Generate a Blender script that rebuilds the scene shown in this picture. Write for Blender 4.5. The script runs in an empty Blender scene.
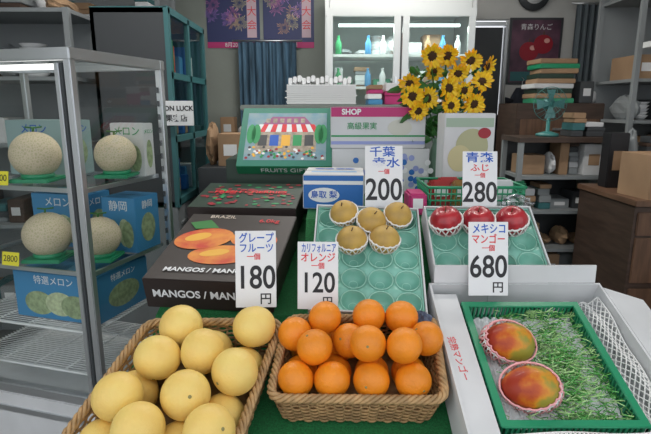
import bpy, math, random, bmesh
import numpy as np
from mathutils import Matrix, Vector, Euler
R=random.Random(7)
S=bpy.context.scene
S.view_settings.view_transform='Standard'
COL=S.collection
def rad(a): return math.radians(a)
def T(x,y,z): return Matrix.Translation((x,y,z))
def RX(a): return Matrix.Rotation(rad(a),4,'X')
def RY(a): return Matrix.Rotation(rad(a),4,'Y')
def RZ(a): return Matrix.Rotation(rad(a),4,'Z')
def SC(x,y,z): return Matrix.Diagonal((x,y,z,1))
# ---------------- materials
MATS={}
def mat(name,col,rough=.6,metal=0,noise=0,nscale=8,bump=0,bscale=60,emit=0,sub=0,coat=0,col2=None,stretch=None):
    if name in MATS: return MATS[name]
    m=bpy.data.materials.new(name);m.use_nodes=True
    nt=m.node_tree;b=nt.nodes['Principled BSDF'];L=nt.links
    b.inputs['Base Color'].default_value=(*col,1);b.inputs['Roughness'].default_value=rough;b.inputs['Metallic'].default_value=metal
    tc=nt.nodes.new('ShaderNodeTexCoord');mp=nt.nodes.new('ShaderNodeMapping');L.new(tc.outputs['Object'],mp.inputs[0])
    if stretch: mp.inputs['Scale'].default_value=stretch
    if noise or col2:
        n=nt.nodes.new('ShaderNodeTexNoise');n.inputs['Scale'].default_value=nscale;n.inputs['Detail'].default_value=5;L.new(mp.outputs[0],n.inputs['Vector'])
        r=nt.nodes.new('ShaderNodeValToRGB')
        c2=col2 if col2 else tuple(c*(1-noise) for c in col)
        r.color_ramp.elements[0].position=.35;r.color_ramp.elements[1].position=.65
        r.color_ramp.elements[0].color=(*c2,1);r.color_ramp.elements[1].color=(*col,1)
        L.new(n.outputs['Fac'],r.inputs[0]);L.new(r.outputs[0],b.inputs['Base Color'])
    if bump:
        n=nt.nodes.new('ShaderNodeTexNoise');n.inputs['Scale'].default_value=bscale;n.inputs['Detail'].default_value=3;L.new(mp.outputs[0],n.inputs['Vector'])
        bp=nt.nodes.new('ShaderNodeBump');bp.inputs['Strength'].default_value=bump;bp.inputs['Distance'].default_value=.002
        L.new(n.outputs['Fac'],bp.inputs['Height']);L.new(bp.outputs[0],b.inputs['Normal'])
    if emit: b.inputs['Emission Color'].default_value=(*col,1);b.inputs['Emission Strength'].default_value=emit
    if sub: b.inputs['Subsurface Weight'].default_value=sub;b.inputs['Subsurface Radius'].default_value=(.02,.01,.004)
    if coat: b.inputs['Coat Weight'].default_value=coat
    MATS[name]=m;return m
def glassmat(name,tint=(.96,.98,.97),gl=.045,edge=.6,rough=.02):
    m=bpy.data.materials.new(name);m.use_nodes=True;nt=m.node_tree;nt.nodes.clear();L=nt.links
    o=nt.nodes.new('ShaderNodeOutputMaterial');t=nt.nodes.new('ShaderNodeBsdfTransparent');g=nt.nodes.new('ShaderNodeBsdfGlossy');x=nt.nodes.new('ShaderNodeMixShader')
    f=nt.nodes.new('ShaderNodeLayerWeight');p=nt.nodes.new('ShaderNodeMath');p.operation='POWER';p.inputs[1].default_value=4
    a=nt.nodes.new('ShaderNodeMath');a.operation='MULTIPLY_ADD';a.inputs[1].default_value=edge;a.inputs[2].default_value=gl
    t.inputs[0].default_value=(*tint,1);g.inputs['Roughness'].default_value=rough
    L.new(f.outputs['Facing'],p.inputs[0]);L.new(p.outputs[0],a.inputs[0]);L.new(a.outputs[0],x.inputs[0]);L.new(t.outputs[0],x.inputs[1]);L.new(g.outputs[0],x.inputs[2]);L.new(x.outputs[0],o.inputs[0])
    MATS[name]=m;return m
def melonmat():
    m=mat('melon_skin',(.5,.5,.33),.7);nt=m.node_tree;b=nt.nodes['Principled BSDF'];L=nt.links
    tc=nt.nodes['Texture Coordinate'];v=nt.nodes.new('ShaderNodeTexVoronoi');v.feature='DISTANCE_TO_EDGE';v.inputs['Scale'].default_value=120
    L.new(tc.outputs['Object'],v.inputs['Vector']);r=nt.nodes.new('ShaderNodeValToRGB')
    r.color_ramp.elements[0].color=(.64,.54,.39,1);r.color_ramp.elements[1].color=(.50,.44,.28,1);r.color_ramp.elements[0].position=.08;r.color_ramp.elements[1].position=.22
    L.new(v.outputs['Distance'],r.inputs[0]);L.new(r.outputs[0],b.inputs['Base Color']);return m
def mangomat():
    m=mat('mango_skin',(.8,.2,.05),.5,coat=.05);nt=m.node_tree;b=nt.nodes['Principled BSDF'];L=nt.links
    tc=nt.nodes['Texture Coordinate'];n=nt.nodes.new('ShaderNodeTexNoise');n.inputs['Scale'].default_value=18;n.inputs['Detail'].default_value=6;L.new(tc.outputs['Object'],n.inputs['Vector'])
    sp=nt.nodes.new('ShaderNodeSeparateXYZ');L.new(tc.outputs['Object'],sp.inputs[0])
    a=nt.nodes.new('ShaderNodeMath');a.operation='MULTIPLY_ADD';a.inputs[1].default_value=3.0;L.new(sp.outputs[0],a.inputs[0]);L.new(n.outputs['Fac'],a.inputs[2])
    r=nt.nodes.new('ShaderNodeValToRGB');e=r.color_ramp.elements
    e[0].position=.32;e[0].color=(.36,.03,.008,1);e[1].position=.64;e[1].color=(.30,.27,.03,1)
    k=e.new(.44);k.color=(.55,.10,.008,1);k=e.new(.55);k.color=(.64,.27,.015,1)
    L.new(a.outputs[0],r.inputs[0]);L.new(r.outputs[0],b.inputs['Base Color']);return m
white=mat('white_paper',(.82,.83,.84),.6);offw=mat('white_card',(.68,.69,.70),.7,noise=.12,nscale=6)
black=mat('black_ink',(.012,.012,.015),.5);blue=mat('blue_ink',(.01,.10,.50),.5);red=mat('red_ink',(.70,.03,.04),.5);green_i=mat('green_ink',(.02,.3,.1),.5)
alu=mat('brushed_aluminium',(.66,.68,.70),.28,.85,bump=.1,bscale=30);steel=mat('stainless_steel',(.58,.60,.59),.36,.8)
wick=mat('wicker_straw',(.46,.28,.12),.6,noise=.45,nscale=40,bump=.5,bscale=150)
wick2=mat('wicker_rim',(.56,.35,.16),.55,noise=.4,nscale=50,bump=.5,bscale=150)
gfm=mat('grapefruit_peel',(.88,.66,.20),.46,col2=(.85,.58,.16),nscale=12,bump=.5,bscale=240,sub=.05)
orm=mat('orange_peel',(.92,.29,.012),.40,noise=.2,nscale=12,bump=.6,bscale=280,sub=.05)
stem=mat('stem_scar',(.28,.25,.1),.8);brown=mat('brown_stem',(.12,.07,.03),.8)
pearm=mat('pear_skin',(.60,.38,.08),.5,col2=(.44,.28,.08),nscale=24,bump=.2,bscale=300)
applem=mat('apple_skin',(.50,.03,.04),.30,coat=.2,col2=(.28,.008,.02),nscale=25,stretch=(1,1,.15));mangom=mangomat();melm=melonmat()
foam=mat('foam_net_white',(.86,.86,.84),.6);foamp=mat('foam_net_pink',(.88,.42,.44),.6)
mint=mat('mint_plastic',(.25,.58,.47),.35,noise=.12,nscale=6);mintl=mat('mint_plastic_rim',(.42,.74,.62),.35)
gtray=mat('green_plastic',(.02,.27,.13),.35);gturf=mat('green_turf',(.01,.17,.045),.9,noise=.5,nscale=300,bump=1,bscale=400)
glass=glassmat('clear_glass');dglass=glassmat('door_glass',(.80,.88,.86),.05)
plast=glassmat('clear_plastic_film',(.86,.88,.92),.22,.5,.15)
kraft=mat('kraft_cardboard',(.38,.24,.14),.8,noise=.2,nscale=5);dwood=mat('dark_wood',(.075,.045,.032),.5,noise=.4,nscale=6,stretch=(1,1,8));mwood=mat('mid_wood',(.16,.085,.05),.5,noise=.35,nscale=6,stretch=(8,1,1))
teal=mat('teal_paint',(.04,.15,.16),.4);grey=mat('grey_metal',(.24,.26,.27),.5);dgrey=mat('dark_grey',(.05,.055,.06),.5)
wallm=mat('wall_plaster',(.30,.33,.30),.85,noise=.15,nscale=2);wallw=mat('wall_white',(.58,.58,.56),.85,noise=.10,nscale=3)
# ---------------- mesh builder
class M:
    def __init__(s): s.v=[];s.f=[];s.mi=[];s.ms=[];s.sm=[]
    def idx(s,m):
        if m not in s.ms: s.ms.append(m)
        return s.ms.index(m)
    def add(s,vs,fs,m,X=None,smooth=False):
        o=len(s.v);i=s.idx(m)
        if X is not None: vs=[X@Vector(v) for v in vs]
        s.v.extend([tuple(v) for v in vs])
        for f in fs: s.f.append(tuple(a+o for a in f));s.mi.append(i);s.sm.append(smooth)
        return s
    def box(s,c,d,m,X=None,bev=0):
        x,y,z=[a/2 for a in d]
        loc=T(*c) if X is None else X@T(*c)
        b=min(bev,x*.9,y*.9,z*.9)
        if b<=0:
            vs=[(i*x,j*y,k*z) for i in(-1,1) for j in(-1,1) for k in(-1,1)]
            fs=[(0,1,3,2),(4,6,7,5),(0,4,5,1),(2,3,7,6),(0,2,6,4),(1,5,7,3)]
            return s.add(vs,fs,m,loc)
        bm=bmesh.new();bmesh.ops.create_cube(bm,size=1)
        for v in bm.verts: v.co=Vector((v.co.x*2*x,v.co.y*2*y,v.co.z*2*z))
        bmesh.ops.bevel(bm,geom=bm.edges[:],offset=b,segments=2,affect='EDGES')
        bm.verts.index_update()
        vs=[v.co.copy() for v in bm.verts];fs=[tuple(v.index for v in f.verts) for f in bm.faces];bm.free()
        return s.add(vs,fs,m,loc)
    def lathe(s,prof,m,X=None,n=24,smooth=True,cap=True):
        vs=[];fs=[]
        for r,z in prof:
            for i in range(n):
                a=2*math.pi*i/n;vs.append((r*math.cos(a),r*math.sin(a),z))
        for k in range(len(prof)-1):
            for i in range(n):
                j=(i+1)%n;fs.append((k*n+i,k*n+j,(k+1)*n+j,(k+1)*n+i))
        if cap:
            fs.append(tuple(reversed(range(n))));q=(len(prof)-1)*n;fs.append(tuple(range(q,q+n)))
        return s.add(vs,fs,m,X,smooth)
    def cyl(s,a,b,r,m,n=10,X=None):
        return s.tube([a,b],r,m,n,False,X)
    def tube(s,pts,r,m,n=6,closed=False,X=None):
        P=np.array(pts,float);N=len(P)
        if closed: t=np.roll(P,-1,0)-np.roll(P,1,0)
        else: t=np.gradient(P,axis=0)
        t/=np.maximum(np.linalg.norm(t,axis=1,keepdims=True),1e-9)
        up=np.tile(np.array([[0,0,1.]]),(N,1))
        par=np.abs(t[:,2])>.95;up[par]=[1,0,0]
        a=np.cross(up,t);a/=np.maximum(np.linalg.norm(a,axis=1,keepdims=True),1e-9);b=np.cross(t,a)
        rr=np.array(r if hasattr(r,'__len__') else [r]*N)
        vs=[]
        for i in range(n):
            q=2*math.pi*i/n;vs.append(P+(a*math.cos(q)+b*math.sin(q))*rr[:,None])
        vs=np.stack(vs,1).reshape(-1,3).tolist();fs=[]
        for k in range(N if closed else N-1):
            k2=(k+1)%N
            for i in range(n):
                j=(i+1)%n;fs.append((k*n+i,k*n+j,k2*n+j,k2*n+i))
        if not closed: fs.append(tuple(reversed(range(n))));fs.append(tuple(range((N-1)*n,N*n)))
        return s.add(vs,fs,m,X,True)
    def ball(s,c,r,m,X=None,n=20,sc=(1,1,1),deform=None,smooth=True):
        vs=[];fs=[];k=n//2+1
        for j in range(k+1):
            th=math.pi*j/k
            for i in range(n):
                ph=2*math.pi*i/n;v=Vector((math.sin(th)*math.cos(ph),math.sin(th)*math.sin(ph),math.cos(th)))
                if deform: v=deform(v)
                vs.append((c[0]+v.x*r*sc[0],c[1]+v.y*r*sc[1],c[2]+v.z*r*sc[2]))
        for j in range(k):
            for i in range(n):
                a=(i+1)%n;fs.append((j*n+i,(j+1)*n+i,(j+1)*n+a,j*n+a))
        return s.add(vs,fs,m,X,smooth)
    def poly(s,pts,m,X=None):
        return s.add([(p[0],p[1],p[2] if len(p)>2 else 0) for p in pts],[tuple(range(len(pts)))],m,X)
    def oval(s,c,rx,ry,m,X=None,n=24,rot=0):
        ca,sa=math.cos(rot),math.sin(rot)
        return s.poly([(c[0]+rx*math.cos(2*math.pi*i/n)*ca-ry*math.sin(2*math.pi*i/n)*sa,c[1]+rx*math.cos(2*math.pi*i/n)*sa+ry*math.sin(2*math.pi*i/n)*ca,c[2]) for i in range(n)],m,X)
    def mesh(s,name):
        me=bpy.data.meshes.new(name);me.from_pydata(s.v,[],s.f)
        for m in s.ms: me.materials.append(m)
        me.polygons.foreach_set('material_index',s.mi);me.polygons.foreach_set('use_smooth',s.sm)
        me.validate();me.update();return me
    def obj(s,name,X=None,parent=None):
        return place(s.mesh(name),name,X,parent)
def place(me,name,X=None,parent=None):
    o=bpy.data.objects.new(name,me);COL.objects.link(o)
    if parent: o.parent=parent
    if X is not None: o.matrix_local=X
    return o
def empty(name,X=None,parent=None):
    o=bpy.data.objects.new(name,None);COL.objects.link(o);o.empty_display_size=.05
    if parent:o.parent=parent
    if X is not None:o.matrix_local=X
    return o
def text(body,size,X,m,parent,name='lettering',ext=.0003,sx=1,bold=0):
    c=bpy.data.curves.new(name,'FONT');c.body=body;c.size=size;c.extrude=ext;c.offset=bold;c.align_x='CENTER';c.align_y='CENTER';c.materials.append(m)
    o=bpy.data.objects.new(name,c);COL.objects.link(o);o.parent=parent;o.matrix_local=X@SC(sx,1,1);return o
# ---------------- frames of the sloping display
FA=T(0,.901,.885)@RX(21.16)
FB=T(0,1.125,.977)@RX(37.05)
# ---------------- room
M().box((0,3,-.05),(5.4,7.4,.1),mat('concrete_floor',(.20,.20,.195),.7,noise=.35,nscale=3,bump=.3,bscale=40)).obj('floor')
M().box((0,2.5,2.85),(5.4,4.4,.1),wallw).obj('ceiling')
M().box((-.95,4.7,1.4),(3.5,.1,2.8),wallm).obj('wall_back')
M().box((1.9,4.7,2.5),(2.2,.1,.6),wallw).obj('wall_back')
M().box((2.2,4.7,1.1),(1.2,.1,2.2),wallw).obj('wall_back')
M().box((1.03,4.7,1.1),(.46,.1,2.2),wallw).obj('wall_back')
M().box((-2.35,2.5,1.4),(.1,4.4,2.8),wallm).obj('wall_left')
M().box((2.65,2.5,1.4),(.1,4.4,2.8),wallw).obj('wall_right')
d=M();d.box((1.43,4.72,1.08),(.27,.03,2.12),dgrey)
for x in(1.275,1.585): d.box((x,4.70,1.08),(.024,.08,2.16),alu)
d.box((1.43,4.70,2.165),(.28,.08,.03),alu);d.cyl((1.52,4.69,1.0),(1.52,4.69,1.12),.008,alu,8);d.obj('door_1')
M().box((2.2,4.64,.05),(.8,.018,.1),dgrey).obj('baseboard_back')
# ---------------- display stand
st=M()
def prism(x0,x1,prof,m):
    n=len(prof);vs=[(x0,y,z) for y,z in prof]+[(x1,y,z) for y,z in prof]
    fs=[tuple(range(n)),tuple(reversed(range(n,2*n)))]+[(i,i+n,(i+1)%n+n,(i+1)%n) for i in range(n)]
    st.add(vs,fs,m)
prism(-.455,.68,[(.74,.66),(.74,.717),(.822,.7555),(1.157,.885),(1.157,.66)],gturf)
prism(-.43,-.058,[(1.158,.7),(1.158,.886),(1.2,.935),(1.59,1.034),(2.28,1.034),(2.28,.7)],gturf)
prism(-.057,.268,[(1.158,.7),(1.158,.886),(1.169,.919),(1.452,1.13),(2.28,1.13),(2.28,.7)],gturf)
prism(.269,.60,[(1.158,.7),(1.158,.886),(1.256,.922),(1.256,.984),(1.452,1.13),(2.28,1.13),(2.28,.7)],gturf)
for x in(-.40,0,.56):
    for y in(.80,1.5,2.22): st.box((x,y,.35),(.05,.05,.70),mwood)
st.obj('display_stand')
# ---------------- wicker baskets
def rounded(c,r,n):
    P=[];k=len(c)
    for i in range(k):
        a=np.array(c[i-1]);b=np.array(c[i]);d_=np.array(c[(i+1)%k])
        u=(a-b)/np.linalg.norm(a-b);v=(d_-b)/np.linalg.norm(d_-b)
        p0=b+u*r;p2=b+v*r
        for t in np.linspace(0,1,7): P.append((1-t)**2*p0+2*t*(1-t)*b+t*t*p2)
    P=np.array(P);Q=np.vstack([P,P[:1]]);L=np.r_[0,np.cumsum(np.linalg.norm(np.diff(Q,axis=0),axis=1))]
    s=np.linspace(0,L[-1],n,endpoint=False)
    X=np.interp(s,L,Q[:,0]);Y=np.interp(s,L,Q[:,1]);O=np.c_[X,Y]
    t=np.roll(O,-1,0)-np.roll(O,1,0);t/=np.linalg.norm(t,axis=1,keepdims=True)
    return O,np.c_[t[:,1],-t[:,0]]
def basket(name,corners,h,frame):
    m=M();ns=60;n=ns*6
    O,N=rounded(corners,.03,n);cen=O.mean(0)
    def ring(depth,off=0):
        k=1-.10*depth/h;return (O-cen)*k+cen+N*(off[:,None] if hasattr(off,'__len__') else off)
    i=np.arange(n)
    rows=int(h/.0062)
    for r in range(rows):
        dz=.008+r*.0062
        off=.0032*np.sin(np.pi*i/6+(r%2)*np.pi)
        if r in(3,): continue
        P=np.c_[ring(dz,off),np.full(n,-dz)];m.tube(P,.0028,wick,5,True)
    for k in range(0,n,6):
        a=ring(0)[k];b=ring(h)[k];m.cyl((a[0],a[1],0),(b[0],b[1],-h),.0022,wick2,5)
    for ph in(0,np.pi,np.pi/2,-np.pi/2):
        q=i*2*np.pi/18+ph
        P=np.c_[ring(0,.006*np.cos(q)),.006*np.sin(q)];m.tube(P,.0042,wick2,6,True)
    b=ring(h-.002);m.poly([(p[0],p[1],-h+.002) for p in b],wick)
    return m.obj(name,frame)
GBc=[(-.492,-.125),(-.172,-.135),(-.103,.213),(-.413,.213)]
OBc=[(-.112,.004),(.238,0),(.254,.226),(-.088,.226)]
basket('wicker_basket',GBc,.085,FA);basket('wicker_basket',OBc,.085,FA)
# ---------------- fruit meshes
def citrus(m,r,name,nav=False):
    b=M()
    def df(v):
        k=1-.05*math.exp(-((1-v.z)/.03))-.03*math.exp(-((1+v.z)/.03))
        return Vector((v.x,v.y,v.z*k*.96))
    b.ball((0,0,0),r,m,n=36,deform=df)
    b.lathe([(.0,r*.925),(r*.06,r*.93),(r*.075,r*.915),(r*.05,r*.90)],stem,n=10,cap=False)
    if nav: b.lathe([(r*.09,-r*.93),(r*.05,-r*.95),(0,-r*.93)],m,n=12,cap=False)
    return b.mesh(name)
def relax(pts,r,corners,floor,it=260,g=.00002,top=1,hi=.75):
    P=np.array(pts,float);k=len(P);c=np.array(corners);rr=r*.985
    for _ in range(it):
        for a in range(k):
            for b in range(a+1,k):
                d_=P[b]-P[a];L=np.linalg.norm(d_)
                if L<2*rr and L>1e-6:
                    q=d_/L*(2*rr-L)*.5;P[a]-=q;P[b]+=q
        P[:,2]-=g
        for a in range(k):
            P[a,2]=min(max(P[a,2],floor+r),top)
            for i in range(4):
                p0=c[i];e=c[(i+1)%4]-p0;nn=np.array([-e[1],e[0]]);nn/=np.linalg.norm(nn)
                dd=np.dot(P[a,:2]-p0,nn);lim=r*1.0+.008 if P[a,2]<r*.3 else r*hi
                if dd<lim: P[a,:2]+=nn*(lim-dd)
    return P
def toA(p): return (p[0],(p[1]-.901)/.9326)
g=[(-.349,1.062),(-.255,1.062),(-.160,1.033),(-.358,.972),(-.262,.968),(-.172,.945),(-.378,.888),(-.285,.880),(-.395,.815),(-.303,.805),(-.215,.815)]
pg=[(*toA(p),.020) for p in g]+[(-.27,-.05,-.034),(-.385,.03,-.034),(-.29,.05,-.034),(-.20,.0,-.034),(-.37,.12,-.034),(-.20,.11,-.034)]
gf=citrus(gfm,.0475,'grapefruit')
for p in relax(pg,.0475,GBc,-.083,top=.032,hi=.95):
    q=FA@Vector(p);place(gf,'grapefruit',T(*q)@Euler((R.uniform(0,6),R.uniform(0,6),R.uniform(0,6))).to_matrix().to_4x4())
o=[(-.067,.927,.0),(.013,.922,.0),(.094,.915,.0),(.175,.911,.0),(-.026,.997,.045),(.08,.997,.045),(.167,.969,.04),(.003,1.069,.035),(.097,1.09,.035),(.176,1.093,.035),(.225,1.043,.03),(-.055,1.05,.01),(.05,1.045,.02)]
po=[(*toA(p),p[2]) for p in o]+[(x,y,-.044) for x in(-.06,.02,.10,.18) for y in(.115,.19)]
of=citrus(orm,.0378,'orange',True)
for p in relax(po,.0378,OBc,-.083):
    q=FA@Vector(p);place(of,'orange',T(*q)@Euler((R.uniform(0,6),R.uniform(0,6),R.uniform(0,6))).to_matrix().to_4x4())
def net(b,rx,ry,rz,lo,hi,m,n=14,r=.0016,X=None,skew=0,rim=1.6,tw=3):
    seg=16
    def pt(th,ph):
        th=th*(1+skew*math.cos(ph)*th/3)
        return (rx*math.sin(th)*math.cos(ph),ry*math.sin(th)*math.sin(ph),-rz*math.cos(th))
    for sgn in(1,-1):
        for i in range(n):
            b.tube([pt(lo+(hi-lo)*k/seg,2*math.pi*i/n+sgn*(math.pi*tw/n)*k/seg) for k in range(seg+1)],r,m,4,False,X)
    b.tube([pt(hi+(.05 if i%4==0 else -.02),2*math.pi*i/(n*4)) for i in range(n*4)],r*rim,m,5,True,X)
# ---------------- trays
def moulded(b,x0,x1,y0,y1,nx,ny,m,depth=.030,z=-.014):
    gx,gy=nx*12,ny*12;vs=[];fs=[]
    for j in range(gy+1):
        for i in range(gx+1):
            u=i/gx*nx;v=j/gy*ny;du=(u%1-.5)*2;dv=(v%1-.5)*2
            if i==gx: du=1
            if j==gy: dv=1
            dd=min(1,math.hypot(du,dv)/.93);h=-depth*math.sqrt(max(0,1-dd*dd))
            h+=.010*max(0,abs(du)*abs(dv)-.5)
            vs.append((x0+(x1-x0)*i/gx,y0+(y1-y0)*j/gy,z+h))
    for j in range(gy):
        for i in range(gx): a=j*(gx+1)+i;fs.append((a,a+1,a+gx+2,a+gx+1))
    b.add(vs,fs,m,None,True)
    cw,ch=(x1-x0)/nx,(y1-y0)/ny
    for i in range(nx):
        for j in range(ny):
            cx,cy=x0+cw*(i+.5),y0+ch*(j+.5)
            b.tube([(cx+cw*.455*math.cos(a),cy+ch*.455*math.sin(a),z+.0008) for a in np.linspace(0,2*math.pi,22,endpoint=False)],.0014,mintl,4,True)
            b.tube([(cx+cw*.17*math.cos(a),cy+ch*.17*math.sin(a),z-depth+.0015) for a in np.linspace(0,2*math.pi,12,endpoint=False)],.0012,mintl,4,True)
def traybox(name,x0,x1,y0,y1,h,X,nx,ny,wall=offw,tray=mint):
    e=empty(name,X);b=M();t=.004
    b.box(((x0+x1)/2,(y0+y1)/2,-h+.002),(x1-x0,y1-y0,t),wall)
    for x in(x0,x1): b.box((x,(y0+y1)/2,-h/2),(t,y1-y0+t,h),wall)
    for y in(y0,y1): b.box(((x0+x1)/2,y,-h/2),(x1-x0,t,h),wall)
    b.obj('carton_walls',None,e)
    b=M();moulded(b,x0+.004,x1-.004,y0+.004,y1-.004,nx,ny,tray)
    b.tube([(x0+.005,y0+.005,-.008),(x1-.005,y0+.005,-.008),(x1-.005,y1-.005,-.008),(x0+.005,y1-.005,-.008)],.003,tray,6,True)
    b.obj('moulded_liner',None,e);return e
traybox('pear_tray',-.14,.14,0,.335,.066,FB@T(.1,0,0)@RZ(-3),4,5)
traybox('apple_tray',.278,.572,.113,.335,.058,FB,4,3)
def pearshape(v):
    k=1-.10*math.exp(-(1-v.z)/.05);return Vector((v.x,v.y,v.z*k*.9))
def pear(name,q,s=.044,tip=(0,0)):
    e=M();e.ball((0,0,0),s,pearm,n=28,deform=pearshape);e.cyl((0,0,s*.78),(.004,.002,s*1.05),.0016,brown,6)
    net(e,s*1.03,s*1.03,s*.95,.15,1.65,foam)
    e.obj(name,T(*q)@FB.to_quaternion().to_matrix().to_4x4()@Euler((tip[0],tip[1],0)).to_matrix().to_4x4())
for (x,y) in[(-.065,.297),(.082,.297),(.010,.272),(-.042,.205),(.044,.212)]:
    q=(FB@T(.1,0,0)@RZ(-3))@Vector((x,y,.012));pear('nashi_pear',q,.040 if y<.29 else .038,(R.uniform(-.3,.1),R.uniform(-.3,.3)))
def appleshape(v):
    k=1-.22*math.exp(-(1-v.z)/.06)-.12*math.exp(-(1+v.z)/.06);w=1+.06*v.z;return Vector((v.x*w,v.y*w,v.z*k*.95))
for i,x in enumerate((.322,.408,.497)):
    q=FB@Vector((x,.262,.024));e=M();s=.0415;e.ball((0,0,0),s,applem,n=30,deform=appleshape);e.cyl((0,0,s*.68),(.004,0,s*1.1),.0014,brown,6)
    net(e,s*1.06,s*1.06,s*.98,.15,1.68,foam,r=.0018)
    e.obj('apple',T(*q)@RX(30+R.uniform(-8,8))@RY(R.uniform(-15,15)))
# ---------------- mango carton (white, open) with green tray
e=empty('open_white_carton',FA);b=M();x0,x1,y0,y1,h=.262,.685,-.12,.33,.087;t=.005
b.box(((x0+x1)/2,(y0+y1)/2,-h+.003),(x1-x0,y1-y0,t),offw)
b.box((x0,(y0+y1)/2,-h/2+.008),(t,y1-y0,h+.016),offw);b.box((x1,(y0+y1)/2,-h/2+.008),(t,y1-y0,h+.016),offw)
b.box(((x0+x1)/2,y1,-h/2+.008),(x1-x0+t,t,h+.016),offw);b.box(((x0+x1)/2,y0,-h/2+.004),(x1-x0+t,t,h+.008),offw)
b.box((x0+.032,(y0+y1)/2-.01,.006),(.056,y1-y0-.04,.004),offw);b.obj('carton_walls',None,e)
b=M()
b.box((0,0,0),(x1-x0-.02,.045,t),offw,T((x0+x1)/2,y1+.004,.016)@RX(68)@T(0,.023,0))
for k in range(5): b.box((x0+.06+k*.07,y1+.012,.028),(.03,.001,.012),mat('print_grey',(.35,.38,.42),.6),None)
b.box((0,0,0),(.12,y1-y0-.03,t),offw,T(x1+.003,(y0+y1)/2,.014)@RY(20)@T(.06,0,0))
b.box((0,0,0),(.125,y1-y0-.05,t*.6),kraft,T(x1+.003,(y0+y1)/2,.010)@RY(20)@T(.0635,0,0))
b.obj('carton_flaps',None,e)
text("完熟マンゴー",.020,T(x0+.020,.10,.0085)@RZ(-86),dred if 0 else red,e)
e=empty('green_plastic_tray',FA@T(0,0,.004));b=M();x0,x1,y0,y1,h=.330,.607,-.062,.272,.045
b.box(((x0+x1)/2,(y0+y1)/2,-h),(x1-x0-.01,y1-y0-.01,.003),gtray)
def rail(x0,y0,x1,y1,n):
    for z in(0,-h+.004): b.cyl((x0,y0,z),(x1,y1,z),.0032,gtray,6)
    for i in range(n+1):
        f_=i/n;b.box((x0+(x1-x0)*f_,y0+(y1-y0)*f_,-h/2),(.0045,.0045,h),gtray)
for dx in(0,.011):
    rail(x0+dx,y0+dx,x1-dx,y0+dx,26);rail(x0+dx,y1-dx,x1-dx,y1-dx,26);rail(x0+dx,y0+dx,x0+dx,y1-dx,28);rail(x1-dx,y0+dx,x1-dx,y1-dx,28)
for s_ in(0,1):
    b.box(((x0+x1)/2,(y0+.0055,y1-.0055)[s_],.002),(x1-x0+.003,.014,.003),gtray);b.box(((x0+.0055,x1-.0055)[s_],(y0+y1)/2,.0021),(.014,y1-y0+.003,.003),gtray)
b.obj('tray_frame',None,e)
b=M();vs=[];fs=[];n=40
for j in range(n+1):
    for i in range(n+1):
        x=x0+.016+(x1-x0-.032)*i/n;y=y0+.016+(y1-y0-.032)*j/n
        vs.append((x,y,-h+.010+.004*math.sin(i*1.9+j*.8)+.003*R.random()))
for j in range(n):
    for i in range(n): a=j*(n+1)+i;fs.append((a,a+1,a+n+2,a+n+1))
b.add(vs,fs,white);b.obj('paper_liner',None,e)
gs=mat('green_cellophane',(.12,.45,.10),.25);gs2=mat('pale_cellophane',(.45,.74,.30),.25)
b=M()
for i in range(640):
    cx=min(max(R.gauss(.505,.05),.355),.588);cy=min(max(R.gauss(.09,.10),-.035),.25)
    a=R.uniform(0,6.28);k=R.uniform(.015,.045);z=-.024+R.uniform(-.004,.018)
    pts=[]
    for q in range(5):
        f_=q/4-.5;x=cx+k*f_*math.cos(a)+.006*math.sin(q*2+i);y=cy+k*f_*math.sin(a)+.006*math.cos(q*2.3+i)
        pts.append((min(max(x,.345),.592),min(max(y,-.044),.256),z+.008*math.sin(q*1.7+i)))
    b.tube(pts,.0011,gs if i%2 else gs2,3)
b.obj('shredded_cellophane',None,e)
def netsheet(name,pts4,m,X,nx=14,ny=26,r=.0016,amp=.006):
    b=M();P=[Vector(p) for p in pts4]
    def at(u,v):
        q=P[0].lerp(P[1],u).lerp(P[3].lerp(P[2],u),v);q.z+=amp*math.sin(u*9+v*5)+amp*.6*math.sin(v*17);return q
    for sg in(0,1):
        for i in range(-ny,nx+ny+1):
            pts=[]
            for k in range(0,ny+1):
                u=(i+(k if sg else ny-k)*.5)/nx;v=k/ny
                if -.001<=u<=1.001: pts.append(tuple(at(u,v)))
            if len(pts)>=2: b.tube(pts,r,m,4)
    for v in(0,1): b.tube([tuple(at(u/12,v)) for u in range(13)],r*1.3,m,4)
    for u in(0,1): b.tube([tuple(at(u,v/20)) for v in range(21)],r*1.3,m,4)
    return b.obj(name,X)
netsheet('foam_net_sleeve',[(.622,-.10,-.03),(.674,-.10,-.01),(.674,.30,-.005),(.622,.30,-.03)],foam,FA,6,40)
netsheet('foam_net_sleeve',[(.335,-.112,.002),(.66,-.108,.0),(.66,-.076,.01),(.34,-.080,.012)],foam,FA,40,6,amp=.004)
def mshape(v):
    x=v.x;w=1+.14*x
    return Vector((x,v.y*w,v.z*w-.10*x*x+.08*x))
def mango(q,rot,s,sk,hi):
    b=M();b.ball((0,0,0),s,mangom,n=36,sc=(1.30,1.0,.95),deform=mshape)
    b.cyl((s*1.28,0,0),(s*1.36,0,.001),.003,brown,6)
    net(b,s*1.40,s*1.12,s*1.06,.1,hi,foamp,18,.0017,None,sk,1.3,3.2)
    net(b,s*1.36,s*1.10,s*1.04,.1,hi-.12,foam,18,.0012,None,sk,1.2,2.2)
    b.obj('mango',T(*q)@FA.to_quaternion().to_matrix().to_4x4()@rot)
mango(FA@Vector((.400,.140,.012)),RZ(-14)@RX(22),.043,-.28,1.85);mango(FA@Vector((.410,.020,.012)),RZ(-8)@RX(22),.0435,.28,1.88)
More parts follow.
